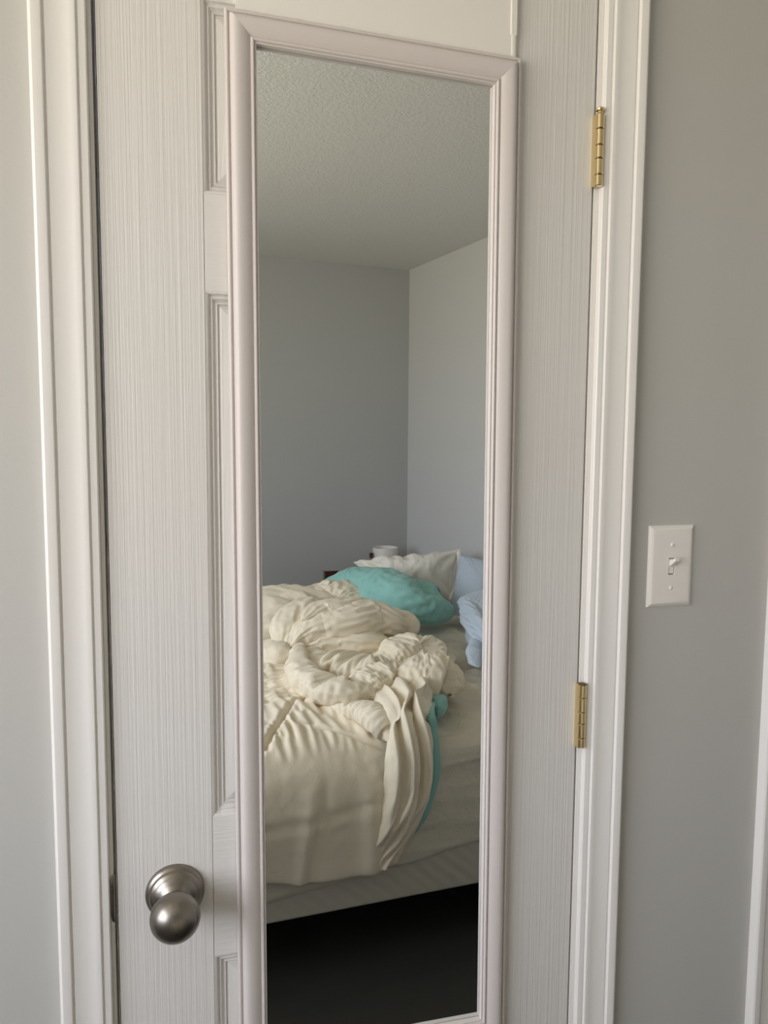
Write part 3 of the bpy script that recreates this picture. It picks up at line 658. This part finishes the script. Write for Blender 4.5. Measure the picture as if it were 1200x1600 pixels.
lo = child('lining', (on_bed(V), F), 'aqua', cf, smooth=True); tag(lo, label='aqua lining turned outwards at the back')
strip_l = [(0.798,-1.203,0.665), (0.747,-1.060,0.688), (0.749,-1.042,0.647), (0.754,-1.038,0.575), (0.754,-1.040,0.520), (0.744,-1.044,0.465), (0.727,-1.044,0.411), (0.698,-1.044,0.356)]
child('lining', sweep(strip_l, (.008, .010, .012, .013, .013, .012, .010, .005), (.009,), up=(.5, 1, 0), nu=80, nv=24, tip=(.05, .2), wr=((.003, 14, 10, 0, 231),)), 'aqua', cf, smooth=True)
child('lining', sweep([(0.798,-1.231,0.640), (0.824,-1.224,0.642), (0.846,-1.213,0.636)], (.04, .05, .038), (.024, .028, .022), nu=50, nv=40, cr=(0.048, 0.08, 3, .95, 24)), 'aqua', cf, smooth=True)

# ---------------------------------------------------------------- pillows
def pillow(corners, th, wr=(), n=120, bulge=2.2, cr=None):
    """corners counter-clockwise seen from the front; inflated on both sides"""
    c = np.array(corners, float); a = np.linspace(0, 1, n)[:, None]; b = np.linspace(0, 1, n)[None, :]
    # pinch the sides inwards between the corners
    aa = a + .045*np.sin(np.pi*b)*(1-2*a)*1.0; bb = b + .045*np.sin(np.pi*a)*(1-2*b)
    P = (((1-aa)*(1-bb))[..., None]*c[0] + (aa*(1-bb))[..., None]*c[1] + (aa*bb)[..., None]*c[2] + ((1-aa)*bb)[..., None]*c[3])
    nn = np.cross(c[1]-c[0], c[3]-c[0]); nn /= -np.linalg.norm(nn)      # towards the door
    h = (np.clip(1-np.abs(2*a-1)**bulge, 0, 1)*np.clip(1-np.abs(2*b-1)**bulge, 0, 1))**.7
    lw = np.linalg.norm(c[1]-c[0]); lh = np.linalg.norm(c[3]-c[0])
    d = 0*h
    for amp, ka, kb, pw, seed, sk in wr:
        q = gnoise(a*lw*ka+b*sk, b*lh*kb, .4, seed); d = d + amp*(ridge(q, pw)-.3 if pw > 0 else q)
    e = np.minimum(np.minimum(a, 1-a), np.minimum(b, 1-b)); d = d*np.clip(e/.08, 0, 1)
    front = P + (h*th*.5+d)[..., None]*nn
    if cr: front = crumple(front, *cr, False, 1+100*np.clip(1-e/.03, 0, 1))
    back = P - (h*th*.5-d*.4)[..., None]*nn
    V, F = join(grid_vf(front), grid_vf(back)); return on_bed(V, .634), F
# white pillow, open hem to the right
wp = link_mesh('pillow', *pillow([(0.957,-2.777,0.728), (1.401,-2.709,0.631), (1.468,-2.774,0.885), (0.925,-2.835,0.828)], .25,
   wr=((.014, 4, 4, 0, 301, 0),), cr=(.13*np.clip(1.15-1.1*np.linspace(0, 1, 120), 0, 1)[:, None]*np.clip(.35+.6*np.linspace(0, 1, 120), 0, 1)[None, :]+.02, .02, 3, .7, 31)), 'white_case', smooth=True)
tag(wp, 'white pillow leaning behind the aqua lining, hem edge towards the blue pillows', 'pillow')
hem = sweep([(1.450,-2.752,0.882), (1.451,-2.742,0.818), (1.441,-2.732,0.739), (1.414,-2.710,0.679), (1.383,-2.697,0.641)], (.014, .018, .02, .018, .010), (.010,), up=(0, 1, 0), nu=60, nv=20, tip=(.1, .15), wr=((.008, 22, 10, 0, 311),))
ho = link_mesh('hem', *hem, 'white_case', smooth=True); ho.parent = wp
bp1 = link_mesh('pillow', *pillow([(1.211,-2.314,0.594), (1.481,-2.193,0.585), (1.554,-2.339,0.878), (1.361,-2.505,0.901)], .19,
   wr=((.018, 4, 4, 0, 321, 0),), cr=(.03, .03, 4, .6, 32)), 'blue_case', smooth=True)
tag(bp1, 'pale blue pillow standing behind the other blue one, beside the white pillow', 'pillow')
bp2 = link_mesh('pillow', *pillow([(1.136,-1.809,0.655), (1.181,-1.250,0.655), (1.513,-1.935,0.900), (1.192,-2.079,0.770)], .20,
   wr=((.02, 4, 4, 0, 331, 0),), cr=(.05, .05, 5, .5, 33)), 'blue_case', smooth=True)
tag(bp2, 'pale blue pillow lying in front at the mirror edge, hem corner on the sheet', 'pillow')
hm2 = sweep([(1.150,-1.723,0.720), (1.100,-1.627,0.700), (1.063,-1.539,0.685), (1.053,-1.477,0.672)], (.02, .028, .026, .012), (.014, .018, .016, .008), nu=50, nv=28, wr=((.008, 12, 14, 1.7, 341),))
hm2 = (on_bed(hm2[0], .634), hm2[1])
h2 = link_mesh('hem', *hm2, 'blue_case', smooth=True); h2.parent = bp2

# ---------------------------------------------------------------- bedside table behind the bed and what stands on it
def rot_box(cx, cy, ang, hx, hy, z0, z1, bev=0):
    V, F = box_vf(-hx, hx, -hy, hy, z0, z1, bev); c, s = math.cos(ang), math.sin(ang)
    return [(cx+x*c-y*s, cy+x*s+y*c, z) for x, y, z in V], F
RA = math.radians(-6.8); NX, NY, NZ = 1.13, -3.40, .575
ns = empty('nightstand', (NX, NY, 0)); tag(ns, 'low dark wooden nightstand in the corner behind the bed', 'nightstand')
child('body', rot_box(NX, NY, RA, .29, .19, .06, NZ-.025), 'walnut', ns); child('top', rot_box(NX, NY, RA, .30, .20, NZ-.025, NZ, .004), 'walnut', ns)
for i in (-1, 1):
    for k in (-1, 1):
        c, s = math.cos(RA), math.sin(RA); x, y = i*.26, k*.16
        child('leg', rot_box(NX+x*c-y*s, NY+x*s+y*c, RA, .02, .02, 0, .06), 'walnut', ns)
cx_, cy_, _z = (1.248,-3.428,0.718)
cup = link_mesh('white_canister', *lathe([(NZ, .066), (NZ+.004, .069), (NZ+.234, .0735), (NZ+.237, .0720), (NZ+.234, .0700), (NZ+.03, .066), (NZ+.03, .02)], (cx_, cy_, 0), ax='z', seg=48), 'lamp_white', smooth=True, angle=40)
tag(cup, 'white cylindrical open canister in the corner behind the white pillow', 'canister')
bx_, by_, _z = (1.159,-3.408,0.724)
bt = empty('bottle', (bx_, by_, NZ)); tag(bt, 'slim bottle with a dark red cap beside the white canister', 'bottle')
child('glass_body', lathe([(NZ, .024), (NZ+.10, .024), (NZ+.135, .010), (NZ+.185, .0085)], (bx_, by_, 0), ax='z', seg=24), 'glass_dark', bt, smooth=True, angle=40)
child('cap', lathe([(NZ+.183, .011), (NZ+.207, .011), (NZ+.210, .008)], (bx_, by_, 0), ax='z', seg=24), 'dark_red', bt, smooth=True, angle=40)
px_, py_, _z = (0.953,-3.388,0.606)
pf = empty('photo_frame', (px_, py_, NZ)); tag(pf, 'small dark maroon panel with a chrome edge behind the aqua lining', 'frame')
child('panel', rot_box(px_, py_, RA, .074, .008, NZ+.006, NZ+.116), 'dark_red', pf)
c, s = math.cos(RA), math.sin(RA)
for nm, vf in (('chrome_side', rot_box(px_-.076*c, py_-.076*s, RA, .005, .012, NZ, NZ+.124, .001)), ('chrome_side', rot_box(px_+.076*c, py_+.076*s, RA, .005, .012, NZ, NZ+.124, .001)),
               ('chrome_top', rot_box(px_, py_, RA, .071, .011, NZ+.116, NZ+.122, .001)), ('chrome_base', rot_box(px_, py_, RA, .071, .011, NZ, NZ+.006, .001))):
    child(nm, vf, 'chrome', pf)
